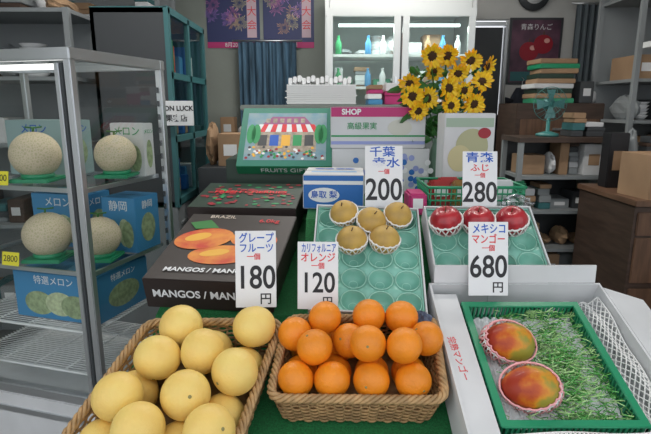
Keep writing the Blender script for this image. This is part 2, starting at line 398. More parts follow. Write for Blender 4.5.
# ---------------- price cards
def card(name,c,w_,h_,tilt,yaw,lines,stick=.10):
    e=empty(name,T(*c)@RZ(yaw)@RX(90-tilt));b=M();b.box((0,0,0),(w_,h_,.0016),white,bev=.0006);b.obj('card',None,e)
    b=M();b.cyl((0,h_*.2,-.0025),(0,-h_/2-stick,-.0025),.0015,steel,6);b.box((0,-h_*.38,-.002),(.014,.02,.004),steel);b.obj('wire_clip',None,e)
    for (s_,sz,x,y,m,sx) in lines:
        if m is not black: sx=min(sx,.86*w_/(len(s_)*sz))
        text(s_,sz,T(x*w_,y*h_,.0012),m,e,sx=sx,bold=.014*sz)
    return e
def std(name,c,w_,h_,tilt,yaw,rows,num,stick=.05):
    L=[]
    for s_,sz,x,y,m,sx in rows: L.append((s_,sz*h_,x,y,m,sx))
    L.append((num,.42*h_,0,-.12,black,.82));L.append(("円",.16*h_,.24,-.395,black,1))
    card(name,c,w_,h_,tilt,yaw,L,stick)
std('price_card',(-.165,1.145,1.076),.096,.182,10,2,[("グレープ",.14,0.02,.40,blue,1),("フルーツ",.13,.02,.27,blue,1),("一個",.09,-.05,.16,red,1)],"180")
std('price_card',(-.018,1.14,1.062),.096,.160,10,-1,[("カリフォルニア",.15,0.02,.40,blue,.95),("オレンジ",.15,.0,.26,red,1.05),("一個",.10,.0,.14,red,1)],"120")
std('price_card',(.402,1.20,1.085),.098,.182,12,0,[("メキシコ",.15,.02,.40,blue,1.15),("マンゴー",.14,.0,.26,red,1.2),("一個",.09,0,.14,red,1)],"680",stick=.07)
std('price_card',(.166,1.43,1.243),.107,.205,12,0,[("千葉",.15,-.04,.41,blue,1.2),("幸水",.15,.06,.26,blue,1.3),("一個",.08,0,.14,red,1)],"200",stick=.02)
std('price_card',(.440,1.43,1.234),.098,.192,12,-2,[("青森",.16,-.02,.40,blue,1.3),("ふじ",.12,.0,.25,red,1.2),("一個",.08,0,.14,red,1)],"280",stick=.02)
# ---------------- cartons with print
def carton(name,X,d,top,side,seam=True):
    e=empty(name,X);b=M();b.box((0,0,d[2]/2),d,side,bev=.002)
    b.poly([(-d[0]/2+.002,-d[1]/2+.002,d[2]+.0005),(d[0]/2-.002,-d[1]/2+.002,d[2]+.0005),(d[0]/2-.002,d[1]/2-.002,d[2]+.0005),(-d[0]/2+.002,d[1]/2-.002,d[2]+.0005)],top)
    if seam: b.box((0,0,d[2]+.0006),(d[0]-.004,.0012,.0006),dgrey)
    b.obj('carton_body',None,e);return e
dk=mat('printed_dark_brown',(.028,.019,.017),.45);yel=mat('printed_yellow',(.85,.45,.05),.5);orr=mat('printed_orange',(.62,.05,.02),.5,col2=(.80,.30,.04),nscale=14)
e=carton('mango_carton',T(-.275,1.40,.988)@RZ(-7)@RX(14.2),(.335,.375,.088),dk,dk,False)
b=M();z=.0895
for (x,y,rx,ry,ro) in((.07,.03,.07,.05,-.2),(.0,-.06,.09,.05,.1),(-.075,.025,.085,.06,.3)):
    b.oval((x,y,z),rx,ry,orr,rot=ro);b.oval((x-.02,y+.008,z+.0003),rx*.45,ry*.35,yel,rot=ro+.2);z+=.0007
b.poly([(-.15,.12,z),(-.09,.14,z),(-.05,.09,z),(-.12,.08,z)],mat('print_leaf',(.03,.2,.04),.5));b.obj('printed_mangoes',None,e)
text("MANGOS / MANGUES",.026,T(0,-.145,.0925),white,e,bold=.0006);text("6.0kg",.030,T(.09,.145,.0905),red,e);text("BRAZIL",.026,T(-.06,.165,.0905),mat('print_cream',(.7,.6,.5),.6),e)
text("MANGOS / MANGUES",.03,T(0,-.1885,.045)@RX(90),white,e,bold=.0006);text("MANGOS",.03,T(-.1685,0,.045)@RZ(-90)@RX(90),white,e)
dgr=mat('printed_darkgreen',(.02,.045,.03),.5);dred=mat('printed_darkred',(.33,.015,.03),.5)
e=carton('cherry_carton',T(-.265,1.765,1.052)@RZ(-4)@RX(8),(.36,.28,.10),dgr,dk,False)
b=M()
for i in range(80): b.oval((R.uniform(-.16,.16),R.uniform(-.12,.12),.1012+i*.00003),R.uniform(.005,.014),R.uniform(.005,.012),[dred,dred,green_i][i%3],n=12)
b.obj('printed_cherries',None,e);text("FRESH CHERRIES",.035,T(0,.02,.104),red,e,bold=.001);text("FRESH FRUIT  12-5KG",.024,T(-.02,-.1415,.05)@RX(90),white,e)
e=carton('cherry_carton',T(-.20,2.12,1.037),(.38,.28,.215),dgr,dgr,False)
e=carton('fruit_gift_box',T(-.155,2.07,1.305)@RZ(-2)@RX(47),(.37,.30,.05),mat('print_teal',(.02,.20,.14),.5),mat('print_green',(.02,.20,.09),.5),False)
b=M();z=.0512
b.poly([(-.16,-.12,z),(.16,-.12,z),(.16,.12,z),(-.16,.12,z)],mat('print_sky',(.16,.32,.42),.6,col2=(.30,.40,.42),nscale=20))
b.poly([(-.12,-.08,z+.0003),(.12,-.08,z+.0003),(.12,.03,z+.0003),(-.12,.03,z+.0003)],mat('print_beige',(.5,.42,.33),.6,noise=.4,nscale=60))
for i in range(12):
    x=-.13+i*.0217;b.poly([(x,.02,z+.0006),(x+.0217,.02,z+.0006),(x*.85+.018,.06,z+.0006),(x*.85,.06,z+.0006)],red if i%2 else white)
b.poly([(-.1,.06,z+.0006),(.1,.06,z+.0006),(.07,.10,z+.0006),(-.06,.10,z+.0006)],mat('print_roof',(.35,.12,.25),.6))
for i in range(6): b.poly([(-.085+i*.028,.068,z+.0009),(-.068+i*.028,.068,z+.0009),(-.068+i*.028,.09,z+.0009),(-.085+i*.028,.09,z+.0009)],MATS['print_beige'])
for x in(-.14,.13,-.12,.145): b.oval((x,.01,z+.0008),.018,.05,green_i,n=14)
for i in range(5): b.poly([(-.11+i*.046,-.05,z+.0006),(-.075+i*.046,-.05,z+.0006),(-.075+i*.046,.005,z+.0006),(-.11+i*.046,.005,z+.0006)],[dgrey,blue,yel,green_i,dgrey][i])
for i in range(70): b.oval((R.uniform(-.15,.15),R.uniform(-.115,-.055),z+.0009+i*.00001),.006,.006,[dred,yel,green_i,white,dgrey][i%5],n=8)
b.obj('printed_shop_scene',None,e);text("FRUITS GIFT",.034,T(0,-.1515,.026)@RX(90),white,e)
pb=mat('printed_blue',(.02,.15,.48),.45)
e=carton('blue_fruit_carton',T(.03,1.70,1.131)@RZ(-3),(.195,.20,.11),offw,offw)
b=M();b.box((0,-.1012,.055),(.19,.0008,.105),pb);b.box((0,-.1018,.085),(.19,.0006,.012),white);b.oval((-.03,.045,.1024),.05,.024,white,X=RX(90));b.obj('blue_print',None,e);text("鳥取 梨",.026,T(-.03,-.103,.045)@RX(90),blue,e,bold=.0004)
b=M();[b.oval((x,.05,.1118),.018,.014,blue) for x in(-.05,-.02,.02,.05)];b.box((0,-.02,.1108),(.15,.03,.0006),mat('print_lightblue',(.3,.5,.75),.5));b.obj('printed_fruit',None,e)
e=carton('grape_carton',T(.205,2.0,1.131),(.36,.24,.17),offw,offw)
b=M();lil=mat('print_lilac',(.3,.35,.65),.5)
for i in range(70): b.oval((R.gauss(.04,.06),R.uniform(.02,.155),.1206+i*.00003),.011,.011,[pb,lil,white][i%3],X=RX(90),n=12)
b.obj('printed_grapes',None,e);text("ぶどう",.04,T(-.12,-.1225,.08)@RX(90),blue,e)
pk=mat('printed_magenta',(.5,.03,.17),.5)
e=carton('peach_carton',T(.195,2.03,1.302),(.35,.26,.15),offw,offw);b=M();b.box((0,-.1312,.132),(.348,.0008,.034),pk);b.box((0,.02,.1512),(.338,.2,.0008),pk);b.box((0,-.1312,.02),(.348,.0008,.012),lil);b.box((0,-.1312,.045),(.348,.0008,.006),green_i);b.oval((.08,.075,.1315),.045,.03,mat('print_peach',(.62,.62,.55),.6),X=RX(90));b.obj('pink_band',None,e);text("SHOP",.028,T(-.1,-.1325,.132)@RX(90),white,e,bold=.001)
text("高級果実",.028,T(-.06,-.1325,.080)@RX(90),green_i,e)
e=carton('pear_gift_box',T(.485,1.78,1.131),(.17,.11,.30),offw,offw);b=M();b.oval((.01,.19,.0562),.055,.06,mat('print_pear',(.42,.42,.25),.6),X=RX(90));b.oval((-.03,.15,.0566),.04,.045,mat('print_pear2',(.55,.5,.28),.6),X=RX(90));b.box((0,-.0555,.27),(.16,.001,.03),mat('print_band',(.35,.45,.35),.6));b.oval((.05,.235,.0568),.022,.018,dred,X=RX(90));b.obj('printed_pear',None,e)
# green lattice basket
b=M();x0,x1,y0,y1,z0,h=.315,.59,1.50,1.68,1.133,.08
for k in range(5):
    z=z0+.004+k*h/4;b.tube([(x0-.002*k,y0-.002*k,z),(x1+.002*k,y0-.002*k,z),(x1+.002*k,y1+.002*k,z),(x0-.002*k,y1+.002*k,z)],.003 if k<4 else .005,gtray,6,True)
for i in range(19):
    x=x0+(x1-x0)*i/18
    for y,s_ in((y0,-1),(y1,1)): b.cyl((x,y,z0),(x,y+s_*.008,z0+h),.002,gtray,5)
for i in range(12):
    y=y0+(y1-y0)*i/11
    for x,s_ in((x0,-1),(x1,1)): b.cyl((x,y,z0),(x+s_*.008,y,z0+h),.002,gtray,5)
b.box(((x0+x1)/2,(y0+y1)/2,z0+.002),(x1-x0,y1-y0,.003),gtray);b.obj('green_lattice_basket')
b=M();b.box((.278,1.545,1.165),(.055,.10,.065),pk,bev=.006);b.box((.278,1.4945,1.168),(.03,.001,.03),white);b.obj('pink_packet')
pack_m=[mat('print_red',(.42,.03,.03),.4),mat('amber_pack',(.35,.18,.05),.3),pk,offw]
b=M()
for k,(x,y,a) in enumerate(((.36,1.58,10),(.43,1.57,-6),(.50,1.60,14),(.555,1.58,-4),(.40,1.64,4),(.49,1.64,-8))):
    b.box((0,0,0),(.065,.045,.085),pack_m[k%4],T(x,y,1.185)@RZ(a)@RX(-12),bev=.006);b.box((0,0,0),(.045,.001,.03),white,T(x,y-.026,1.195)@RZ(a)@RX(-12))
b.obj('snack_packets')
def crumple(name,c,sc,m,n=22,seed=3):
    b=M();rr=random.Random(seed)
    b.ball((0,0,0),1,m,n=n,sc=sc,deform=lambda v:v*(1+rr.uniform(-.22,.15)),smooth=False);return b.obj(name,T(*c))
crumple('plastic_bag',(.565,1.47,1.165),(.05,.03,.033),plast)
crumple('crumpled_film',tuple(FA@Vector((.222,.212,.0))),(.028,.018,.026),mat('blue_film',(.10,.13,.20),.25),seed=5)
# ---------------- sunflowers in vase
e=empty('sunflower_vase',T(.45,1.95,1.131));b=M()
b.lathe([(.045,0),(.055,.02),(.06,.10),(.045,.17),(.04,.19),(.048,.205),(.044,.205),(.036,.19),(.036,.1)],mat('vase_glaze',(.25,.4,.3),.2),n=28);b.obj('vase',None,e)
pet=mat('sunflower_petal',(.93,.62,.015),.5,noise=.15,nscale=40);pet2=mat('sunflower_petal_deep',(.90,.48,.01),.5);cen=mat('sunflower_centre',(.05,.022,.008),.9,bump=1,bscale=300);leaf=mat('leaf_green',(.05,.2,.04),.5,noise=.3,nscale=20)
heads=[(410,83),(429,57),(467,61),(487,66),(427,98),(447,88),(449,105),(471,103),(434,71),(456,73),(480,82),(418,110),(447,56),(412,96),(463,90)]
b=M();hb=M()
for i,(u,v) in enumerate(heads):
    x=(u-325.5)*.00364-.45;z=1.45+(107-v)*.0036-1.131;y=-.05+R.uniform(-.045,.035);r=R.uniform(.034,.044)
    q=T(x,y,z)@Euler((rad(90-R.uniform(-35,35)),0,rad((x)*130+R.uniform(-35,35)))).to_matrix().to_4x4()
    hb.lathe([(r*.45,-.004),(r*.45,.003),(r*.3,.008),(0.0001,.009)],cen,q,n=16)
    for lay in(0,1):
        for k in range(16):
            X=q@RZ(k*22.5+lay*11+R.uniform(-6,6))@RY(-12-lay*14+R.uniform(-12,12))
            l=r*R.uniform(.55,.8);w_=r*.16;x0_=r*.38
            hb.add([(x0_,0,0),(x0_+l*.4,-w_,.002),(x0_+l*.4,w_,.002),(x0_+l*.45,0,-.001),(x0_+l*.8,-w_*.7,.001),(x0_+l*.8,w_*.7,.001),(x0_+l,0,-.001)],[(0,1,3),(0,3,2),(1,4,3),(3,5,2),(4,6,3),(6,5,3)],pet if lay else pet2,X)
    b.tube([(x*.12,y*.1,.16),(x*.5,y*.4+.01,.16+(z-.16)*.5),(x,y+.02,z-.012),(x,y+.004,z)],.0028,leaf,6)
for i in range(140):
    a=R.uniform(0,6.28);z=R.uniform(.20,.46);x=R.uniform(-.18,.13)*(.5+z);y=R.uniform(-.05,.05)
    X=T(x,y,z)@Euler((rad(R.uniform(20,110)),R.uniform(-.5,.5),a)).to_matrix().to_4x4();l=R.uniform(.04,.075);w_=l*.28
    b.add([(0,0,0),(l*.35,-w_,.004),(l*.4,0,-.003),(l*.35,w_,.004),(l*.75,-w_*.6,0),(l*.75,w_*.6,0),(l,0,-.006)],[(0,1,2),(0,2,3),(1,4,2),(2,5,3),(4,6,2),(6,5,2)],leaf,X)
hb.obj('flower_heads',None,e);b.obj('stems_and_leaves',None,e)
# ---------------- glass showcase
CX=T(-.73,1.50,0)@RZ(-16)
e=empty('glass_showcase',CX);W,D=.62,.44;zt,zb=1.60,.50;b=M()
for x in(0,-W):
    for y in(0,D): b.box((x,y,(zt+zb)/2),(.024,.024,zt-zb),alu,bev=.003)
for z in(zt,zb):
    for y in(0,D): b.box((-W/2,y,z),(W+.03,.028,.034),alu,bev=.003)
    for x in(0,-W): b.box((x,D/2,z),(.028,D+.03,.034),alu,bev=.003)
b.box((-.020,-.004,(zt+zb)/2),(.012,.016,zt-zb-.05),dgrey,bev=.002)
b.box((-.036,-.006,(zt+zb)/2),(.016,.014,zt-zb-.05),alu,bev=.002)
b.box((-W/2,D/2,zb),(W,D,.01),offw)
b.box((-W/2,D/2,.25),(W+.02,D+.02,.46),offw,bev=.004);b.box((-W/2,-.012,.42),(W-.05,.01,.02),alu)
b.obj('frame',None,e)
b=M()
def pane(pts,m=glass): b.poly(pts,m)
pane([(-W+.01,0,zb),(-.01,0,zb),(-.01,0,zt),(-W+.01,0,zt)]);pane([(0,.01,zb),(0,D-.01,zb),(0,D-.01,zt),(0,.01,zt)]);pane([(-W,.01,zb),(-W,D-.01,zb),(-W,D-.01,zt),(-W,.01,zt)]);pane([(-W,0,zt+.005),(0,0,zt+.005),(0,D,zt+.005),(-W,D,zt+.005)]);b.obj('glass_panes',None,e)
b=M()
for z in(1.20,.93):
    b.poly([(-W+.025,.025,z),(-.025,.025,z),(-.025,D-.025,z),(-W+.025,D-.025,z)],glass)
    for y in(.03,D-.03): b.box((-W/2,y,z-.002),(W-.04,.008,.014),alu)
    for x in(-.025,-W+.025): b.box((x,D/2,z-.002),(.01,D-.04,.014),alu)
for z in(.73,.58):
    for i in range(30): b.cyl((-.03,.03+i*(D-.06)/29,z),(-W+.03,.03+i*(D-.06)/29,z),.0018,white,5)
    for i in range(5): b.cyl((-.04-i*(W-.08)/4,.025,z-.003),(-.04-i*(W-.08)/4,D-.025,z-.003),.003,white,5)
    b.cyl((-.03,.02,z+.0),(-W+.03,.02,z),.0045,white,6)
for k in range(20): b.box((-.004,D-.016,.60+k*.048),(.006,.006,.02),dgrey)
b.obj('shelves',None,e)
b=M();b.cyl((-.04,.05,zt-.03),(-W+.04,.05,zt-.03),.009,mat('case_tube',(1,.98,.95),.4,emit=1.2),10);b.obj('lamp_tube',None,e)
def melon(a,y,z,s=.078):
    q=CX@Vector((-a,y,z+s*.98+.012));b=M();b.ball((0,0,0),s,melm,n=36,deform=lambda v:Vector((v.x,v.y,v.z*.97)))
    b.tube([(0,0,s*.94),(0,.002,s*1.12)],.0035,leaf,6);b.tube([(-.025,0,s*1.15),(0,.002,s*1.12),(.028,.004,s*1.17)],.003,leaf,6)
    b.tube([(s*.55*math.cos(t_),s*.55*math.sin(t_),-s*.88) for t_ in np.linspace(0,6.28,24,endpoint=False)],.009,gtray,8,True)
    b.box((0,0,-s*.98-.004),(s*1.7,s*1.7,.012),gtray,bev=.004)
    b.obj('netted_melon',T(*q))
for a in((.27,.11,1.209),(.26,.11,.939),(.085,.27,1.209,.07),(.09,.16,.939,.07)): melon(*a)
def smallbox(name,a,y,z,d,side,txt=None,tm=white,yaw=0):
    X=CX@T(-a,y,z)@RZ(yaw);e=carton(name,X,d,side,side);ml=mat('print_melon',(.40,.50,.28),.6,noise=.4,nscale=60)
    b=M();b.oval((-d[0]*.2,d[2]*.34,d[1]/2+.0006),d[0]*.18,d[2]*.26,ml,X=RX(90));b.oval((.02,d[2]*.36,d[1]/2+.001),d[0]*.18,d[2]*.26,mat('print_melon_light',(.60,.68,.42),.6,noise=.3,nscale=70),X=RX(90));b.oval((d[0]*.24,d[2]*.33,d[1]/2+.0013),d[0]*.17,d[2]*.25,ml,X=RX(90));b.obj('printed_melon',None,e)
    b=M();b.oval((0,d[2]*.42,d[0]/2+.0006),d[1]*.3,d[2]*.27,ml,X=RZ(90)@RX(90));b.obj('printed_melon_side',None,e)
    if txt: text(txt,d[2]*.2,T(0,-d[1]/2-.001,d[2]*.84)@RX(90),tm,e);text(txt,min(d[2]*.16,d[1]*.3),T(d[0]/2+.001,0,d[2]*.84)@RZ(90)@RX(90),tm,e)
lb=mat('print_skyblue',(.06,.26,.50),.45)
smallbox('melon_gift_box',.22,.21,.735,(.34,.28,.165),lb,"特選メロン")
smallbox('melon_gift_box',.09,.375,1.205,(.14,.06,.19),offw,"メロン",green_i)
smallbox('melon_gift_box',.42,.33,1.205,(.26,.14,.20),mat('print_palegreen',(.30,.42,.42),.5),"メロン",blue)
smallbox('melon_gift_box',.09,.335,.935,(.14,.14,.20),lb,"静岡")
smallbox('melon_gift_box',.36,.34,.935,(.24,.14,.20),lb,"メロン")
for (a,z) in((.335,1.206),(.335,.936)):
    e=empty('melon_price_tag',CX@T(-a,.022,z+.023)@RX(80));b=M();b.box((0,0,0),(.07,.045,.0015),mat('yellow_card',(.9,.8,.05),.5));b.obj('card',None,e);text("2800",.03,T(0,0,.001),black,e)
# ---------------- left background cabinet
e=empty('glass_door_cabinet',T(-.83,2.8,0));b=M()
b.box((-.2,.4,.45),(.40,.80,.9),grey,bev=.004)
b.box((-.39,.4,1.43),(.02,.8,1.06),teal);b.box((-.2,.01,1.43),(.4,.02,1.06),dgrey);b.box((-.2,.79,1.43),(.4,.02,1.06),teal);b.box((-.2,.4,1.95),(.4,.8,.03),teal);b.box((-.2,.4,.915),(.4,.8,.03),teal)
for y in(.015,.40,.785): b.box((-.003,y,1.43),(.025,.035,1.06),teal)
for z in(.93,1.28,1.62,1.95): b.box((-.003,.4,z),(.025,.8,.035),teal);b.box((-.2,.4,z),(.37,.77,.012),teal)
for z in(.25,.55,.8): b.box((.003,.4,z),(.01,.7,.012),alu)
b.obj('cabinet_body',None,e);b=M();b.poly([(-.003,.02,.93),(-.003,.78,.93),(-.003,.78,1.95),(-.003,.02,1.95)],dglass);b.obj('sliding_glass',None,e)
b=M()
cols=[white,kraft,pb,gtray,orr,offw,pk,lb]
for z in(.94,1.29,1.63):
    y=.06
    while y<.66:
        w_=R.uniform(.05,.10);h_=R.uniform(.08,.22);b.box((-.14,y+w_/2,z+h_/2),(R.uniform(.1,.2),w_*.9,h_),R.choice(cols),bev=.004);y+=w_
b.obj('stored_packages',None,e)
e=empty('shop_name_sign',T(-.80,2.775,1.42)@RX(90));b=M();b.box((0,0,0),(.18,.13,.01),white,bev=.002);b.box((-.02,0,-.0072),(.03,.10,.004),grey);b.obj('sign_plate',None,e);text("DON LUCK",.035,T(0,.025,.006),black,e,bold=.001);text("果実店",.04,T(0,-.028,.006),black,e,bold=.0005)
def goods(b,rr,x0,x1,y,z,dep,cols,hmax=.2):
    x=x0
    while x<x1-.06:
        w_=min(rr.uniform(.06,.17),x1-x);h_=rr.uniform(.3,1)*hmax;k=rr.random();c=(x+w_/2,y+rr.uniform(-.03,.03),z)
        if k<.06:
            r=w_*.42;b.lathe([(r*.6,0),(r,h_*.4),(r*.9,h_*.8),(r*.55,h_),(r*.5,h_)],rr.choice(cols),T(*c),n=16)
        elif k<.12:
            for q in range(int(h_/.025)+1): b.lathe([(w_*.25,q*.022),(w_*.45,q*.022+.03),(w_*.43,q*.022+.03)],rr.choice([white,offw]),T(*c),n=16)
        elif k<.30:
            b.ball((c[0],c[1],z+h_*.45),1,rr.choice(cols),n=14,sc=(w_*.46,dep*.35,h_*.5),deform=lambda v:v*(1+rr.uniform(-.15,.08)),smooth=False)
        elif k<.65:
            hh=0
            while hh<h_: t_=rr.uniform(.02,.05);b.box((c[0]+rr.uniform(-.008,.008),c[1],z+hh+t_/2),(w_*.88,dep*.6,t_*.95),rr.choice(cols),bev=.003);hh+=t_
        else:
            b.box((c[0],c[1],z+h_/2),(w_*.92,dep*.6,h_),rr.choice(cols),bev=.004);b.box((c[0],c[1]-dep*.3-.001,z+h_*.5),(w_*.5,.002,h_*.35),rr.choice([white,offw,kraft]))
        x+=w_+.005
def shelf_unit(name,X,d,levels,m,back=True,seed=1,cols=None,post=.03):
    rr=random.Random(seed);e=empty(name,X);b=M()
    for x in(-d[0]/2,d[0]/2):
        for y in(-d[1]/2,d[1]/2): b.box((x,y,d[2]/2),(post,post,d[2]),m)
    for z in levels: b.box((0,0,z),(d[0],d[1],.02),m)
    if back: b.box((0,d[1]/2,d[2]/2),(d[0],.01,d[2]),m)
    b.obj('frame',None,e)
    b=M();cols=cols or [white,kraft,offw,dgrey,teal,mwood,gtray]
    for z in levels: goods(b,rr,-d[0]/2+.04,d[0]/2-.04,0,z+.01,d[1],cols)
    b.obj('stored_goods',None,e)
    return e
shelf_unit('storage_shelf',T(-1.75,4.05,0),(1.1,.4,2.3),[.3,.7,1.1,1.5,1.8,2.08],grey,seed=4)
shelf_unit('storage_shelf',T(-1.75,2.95,0),(.85,.4,1.95),[.3,.8,1.25,1.6,1.94],grey,seed=9,cols=[kraft,grey,dgrey,offw,dwood,teal])
b=M();b.box((.1,2.62,.72),(.95,.36,1.44),mat('counter_panel',(.20,.22,.22),.5),bev=.006);b.box((.1,2.62,1.45),(1.0,.40,.025),wallm,bev=.004);b.box((.1,2.437,.9),(.4,.006,.6),grey);b.obj('service_counter')
b=M()
for k in range(9):
    z=1.463+k*.010;b.box((-.02+R.uniform(-.01,.01),2.6,z+.004),(.33,.22,.006),white,bev=.002)
    for s_ in(-1,1): b.box((-.02,2.6+s_*.108,z+.009),(.33,.004,.012),white)
for i in range(14): b.box((-.17+i*.022,2.6,1.575+.006*(i%3)),(.018,.15,.03),white,RZ(0),bev=.003)
b.obj('plastic_container_stack')
b=M();goods(b,random.Random(21),.2,.58,2.62,1.464,.3,[white,kraft,offw,pk,lb,mint],.10);b.obj('counter_goods')
# ---------------- posters, curtain
def fireworks(name,x,z,w_,h_,y=4.647):
    e=empty(name,T(x,y,z)@RX(90));b=M();b.box((0,0,0),(w_,h_,.003),mat('poster_night',(.03,.04,.14),.5))
    for i in range(9):
        cx,cy=R.uniform(-.4,.2)*w_,R.uniform(-.25,.42)*h_;m=mat('firework_%d'%(i%4),[(.7,.2,.5),(.8,.45,.2),(.5,.25,.8),(.8,.7,.35)][i%4],.5)
        for k in range(26):
            a=k*.2417;l=R.uniform(.03,.075);b.poly([(cx+.01*math.cos(a),cy+.01*math.sin(a),.0022+i*.0001),(cx+l*math.cos(a+.03),cy+l*math.sin(a+.03),.0022+i*.0001),(cx+l*math.cos(a-.03),cy+l*math.sin(a-.03),.0022+i*.0001)],m)
    b.poly([(-w_/2,-h_/2,.003),(w_/2,-h_/2,.003),(w_/2,-h_*.42,.003),(-w_/2,-h_*.42,.003)],pk);b.poly([(w_*.26,-h_*.36,.0032),(w_*.44,-h_*.36,.0032),(w_*.44,h_*.45,.0032),(w_*.26,h_*.45,.0032)],mat('poster_pale',(.62,.45,.52),.5))
    b.obj('poster_sheet',None,e)
    for k,ch in enumerate("花火大会"): text(ch,.085,T(w_*.35,h_*(.34-.18*k),.004),red,e)
    text("8月20日",.045,T(0,-h_*.46,.004),white,e)
fireworks('fireworks_poster',-.80,2.27,.46,.62);fireworks('fireworks_poster',-.32,2.27,.44,.62)
b=M();vs=[];fs=[];n=60
for i in range(n+1):
    x=-.75+.5*i/n;y=4.56+.018*math.sin(i*.9)
    for z in(2.0,1.2): vs.append((x,y,z))
for i in range(n): fs.append((2*i,2*i+1,2*i+3,2*i+2))
b.add(vs,fs,mat('blue_curtain',(.10,.20,.30),.8,noise=.7,nscale=25,stretch=(1,1,.1)),None,True);b.cyl((-.8,4.56,2.01),(-.2,4.56,2.01),.008,alu,8);b.obj('blue_curtain')
b=M();b.box((-.5,4.45,.6),(.9,.3,1.18),grey,bev=.01);b.box((-.5,4.295,.9),(.8,.01,.45),dgrey)
goods(b,random.Random(5),-.9,-.1,4.42,1.19,.25,[kraft,dgrey,offw,teal],.22);b.obj('side_counter')
b=M();b.box((-.55,3.2,.55),(.42,.4,1.1),dgrey,bev=.006)
goods(b,random.Random(8),-.75,-.35,3.2,1.10,.35,[kraft,offw,dgrey,gtray,white],.28);b.obj('goods_table')
# ---------------- refrigerator
e=empty('glass_door_refrigerator',T(.0,4.0,0));b=M();W=1.12;H=2.34;D=.55
b.box((.012,D/2,H/2),(.03,D,H),steel);b.box((W-.012,D/2,H/2),(.03,D,H),steel);b.box((W/2,D-.01,H/2),(W-.06,.02,H),mat('fridge_liner',(.5,.56,.53),.5));b.box((W/2,D/2,H-.09),(W-.06,D,.16),steel,bev=.004);b.box((W/2,D/2,.15),(W-.06,D,.3),steel)
for x in(.03,.535,.600,W-.03): b.box((x,-.015,1.24),(.05,.035,1.86),steel,bev=.004)
for z in(.33,2.14): b.box((W/2,-.015,z),(W-.0,.036,.06),steel,bev=.004)
b.box((.567,-.012,1.24),(.012,.02,1.86),dgrey)
for x in(.53,.605): b.box((x,-.045,1.50),(.016,.025,.36),alu,bev=.004)
b.obj('cabinet',None,e)
b=M()
for x0_,x1_ in((.055,.51),(.625,W-.055)): b.poly([(x0_,-.01,.36),(x1_,-.01,.36),(x1_,-.01,2.11),(x0_,-.01,2.11)],dglass)
b.obj('door_glass',None,e);b=M()
rr=random.Random(31)
for z in(.45,.80,1.12,1.36,1.60,1.84):
    for i in range(16): b.cyl((.04,.06+i*.028,z),(W-.04,.06+i*.028,z),.003,white,5)
    b.box((W/2,.05,z),(W-.08,.006,.02),white)
    goods(b,rr,.07,W-.07,.26,z+.005,.26,[offw,white,offw,kraft,gtray,grey,offw,white],.17)
    for k in range(9):
        if k%4!=1: b.lathe([(.022,0),(.024,.01),(.024,.09),(.010,.12),(.010,.14),(.012,.145)],[green_i,kraft,lb,offw,orr][k%5],T(.10+k*.115,.10,z+.005),n=14)
b.obj('shelves_and_stock',None,e)
b=M();b.cyl((.1,.06,2.06),(W-.1,.06,2.06),.012,mat('fridge_tube',(.9,1,.98),.4,emit=2.5),10);b.obj('lamp_tube',None,e)
la=bpy.data.lights.new('fridge_light','AREA');la.shape='RECTANGLE';la.size=1.0;la.size_y=.1;la.energy=5;la.color=(.88,1,.95);lo=bpy.data.objects.new('fridge_light',la);COL.objects.link(lo);lo.parent=e;lo.matrix_local=T(W/2,.06,2.03)@RX(-15)
# ---------------- right background
e=empty('apple_poster',T(1.83,4.644,1.93)@RX(90));b=M();b.box((0,0,0),(.46,.56,.01),dgrey);b.box((0,0,.006),(.42,.52,.004),mat('poster_dark',(.16,.07,.11),.5,col2=(.06,.03,.05),nscale=6))
for (x,y) in((-.05,.0),(.07,.06)):
    b.oval((x,y,.0085+x*.005),.085,.08,dred);b.oval((x+.03,y+.03,.009+x*.005),.025,.02,mat('print_pink',(.8,.4,.35),.5));b.box((x,y+.09,.009),(.008,.03,.001),brown)
b.poly([(-.2,-.25,.0088),(.2,-.25,.0088),(.2,-.17,.0088),(-.2,-.17,.0088)],teal);b.obj('poster_sheet',None,e)
text("青森りんご",.055,T(0,.2,.01),white,e)
b=M();n=40;vs=[];fs=[]
for i in range(n+1):
    for z in(2.3,1.1): vs.append((2.12+.3*i/n,4.55+.02*math.sin(i*.9),z))
for i in range(n): fs.append((2*i,2*i+1,2*i+3,2*i+2))
b.add(vs,fs,mat('grey_blue_curtain',(.13,.16,.18),.8),None,True);b.cyl((2.08,4.55,2.31),(2.46,4.55,2.31),.01,alu,8);b.obj('grey_curtain')
e=empty('cat_wall_clock',T(1.78,4.62,2.40)@RX(90));b=M();b.lathe([(.13,-.015),(.14,0),(.13,.015),(.0001,.02)],dgrey,n=28);b.lathe([(.085,.019),(.085,.0225)],offw,n=28)
for s_ in(-1,1): b.poly([(s_*.05,.12,.0),(s_*.13,.06,.0),(s_*.12,.17,.0)],dgrey);b.oval((s_*.03,.02,.024),.012,.014,black)
b.box((0,-.03,.024),(.04,.005,.002),black);b.obj('clock_face',None,e)
b=M();jm=mat('jacket_cloth',(.03,.035,.05),.9,noise=.3,nscale=20);ng=24;vs=[];fs=[]
for j in range(13):
    f_=j/12
    for i in range(ng):
        a=2*math.pi*i/ng;w_=.05+.10*min(1,f_*3)+.03*f_;vs.append((w_*math.cos(a)*(1+.05*math.sin(i*2)),.05*math.sin(a)*(1+.25*math.sin(i*1.7)),-.62*f_))
for j in range(12):
    for i in range(ng): fs.append((j*ng+i,j*ng+(i+1)%ng,(j+1)*ng+(i+1)%ng,(j+1)*ng+i))
b.add(vs,fs,jm,None,True)
for s_ in(-1,1): b.tube([(s_*.10,0,-.10),(s_*.17,-.01,-.25),(s_*.18,-.01,-.45),(s_*.17,-.02,-.58)],[.045,.042,.036,.03],jm,10)
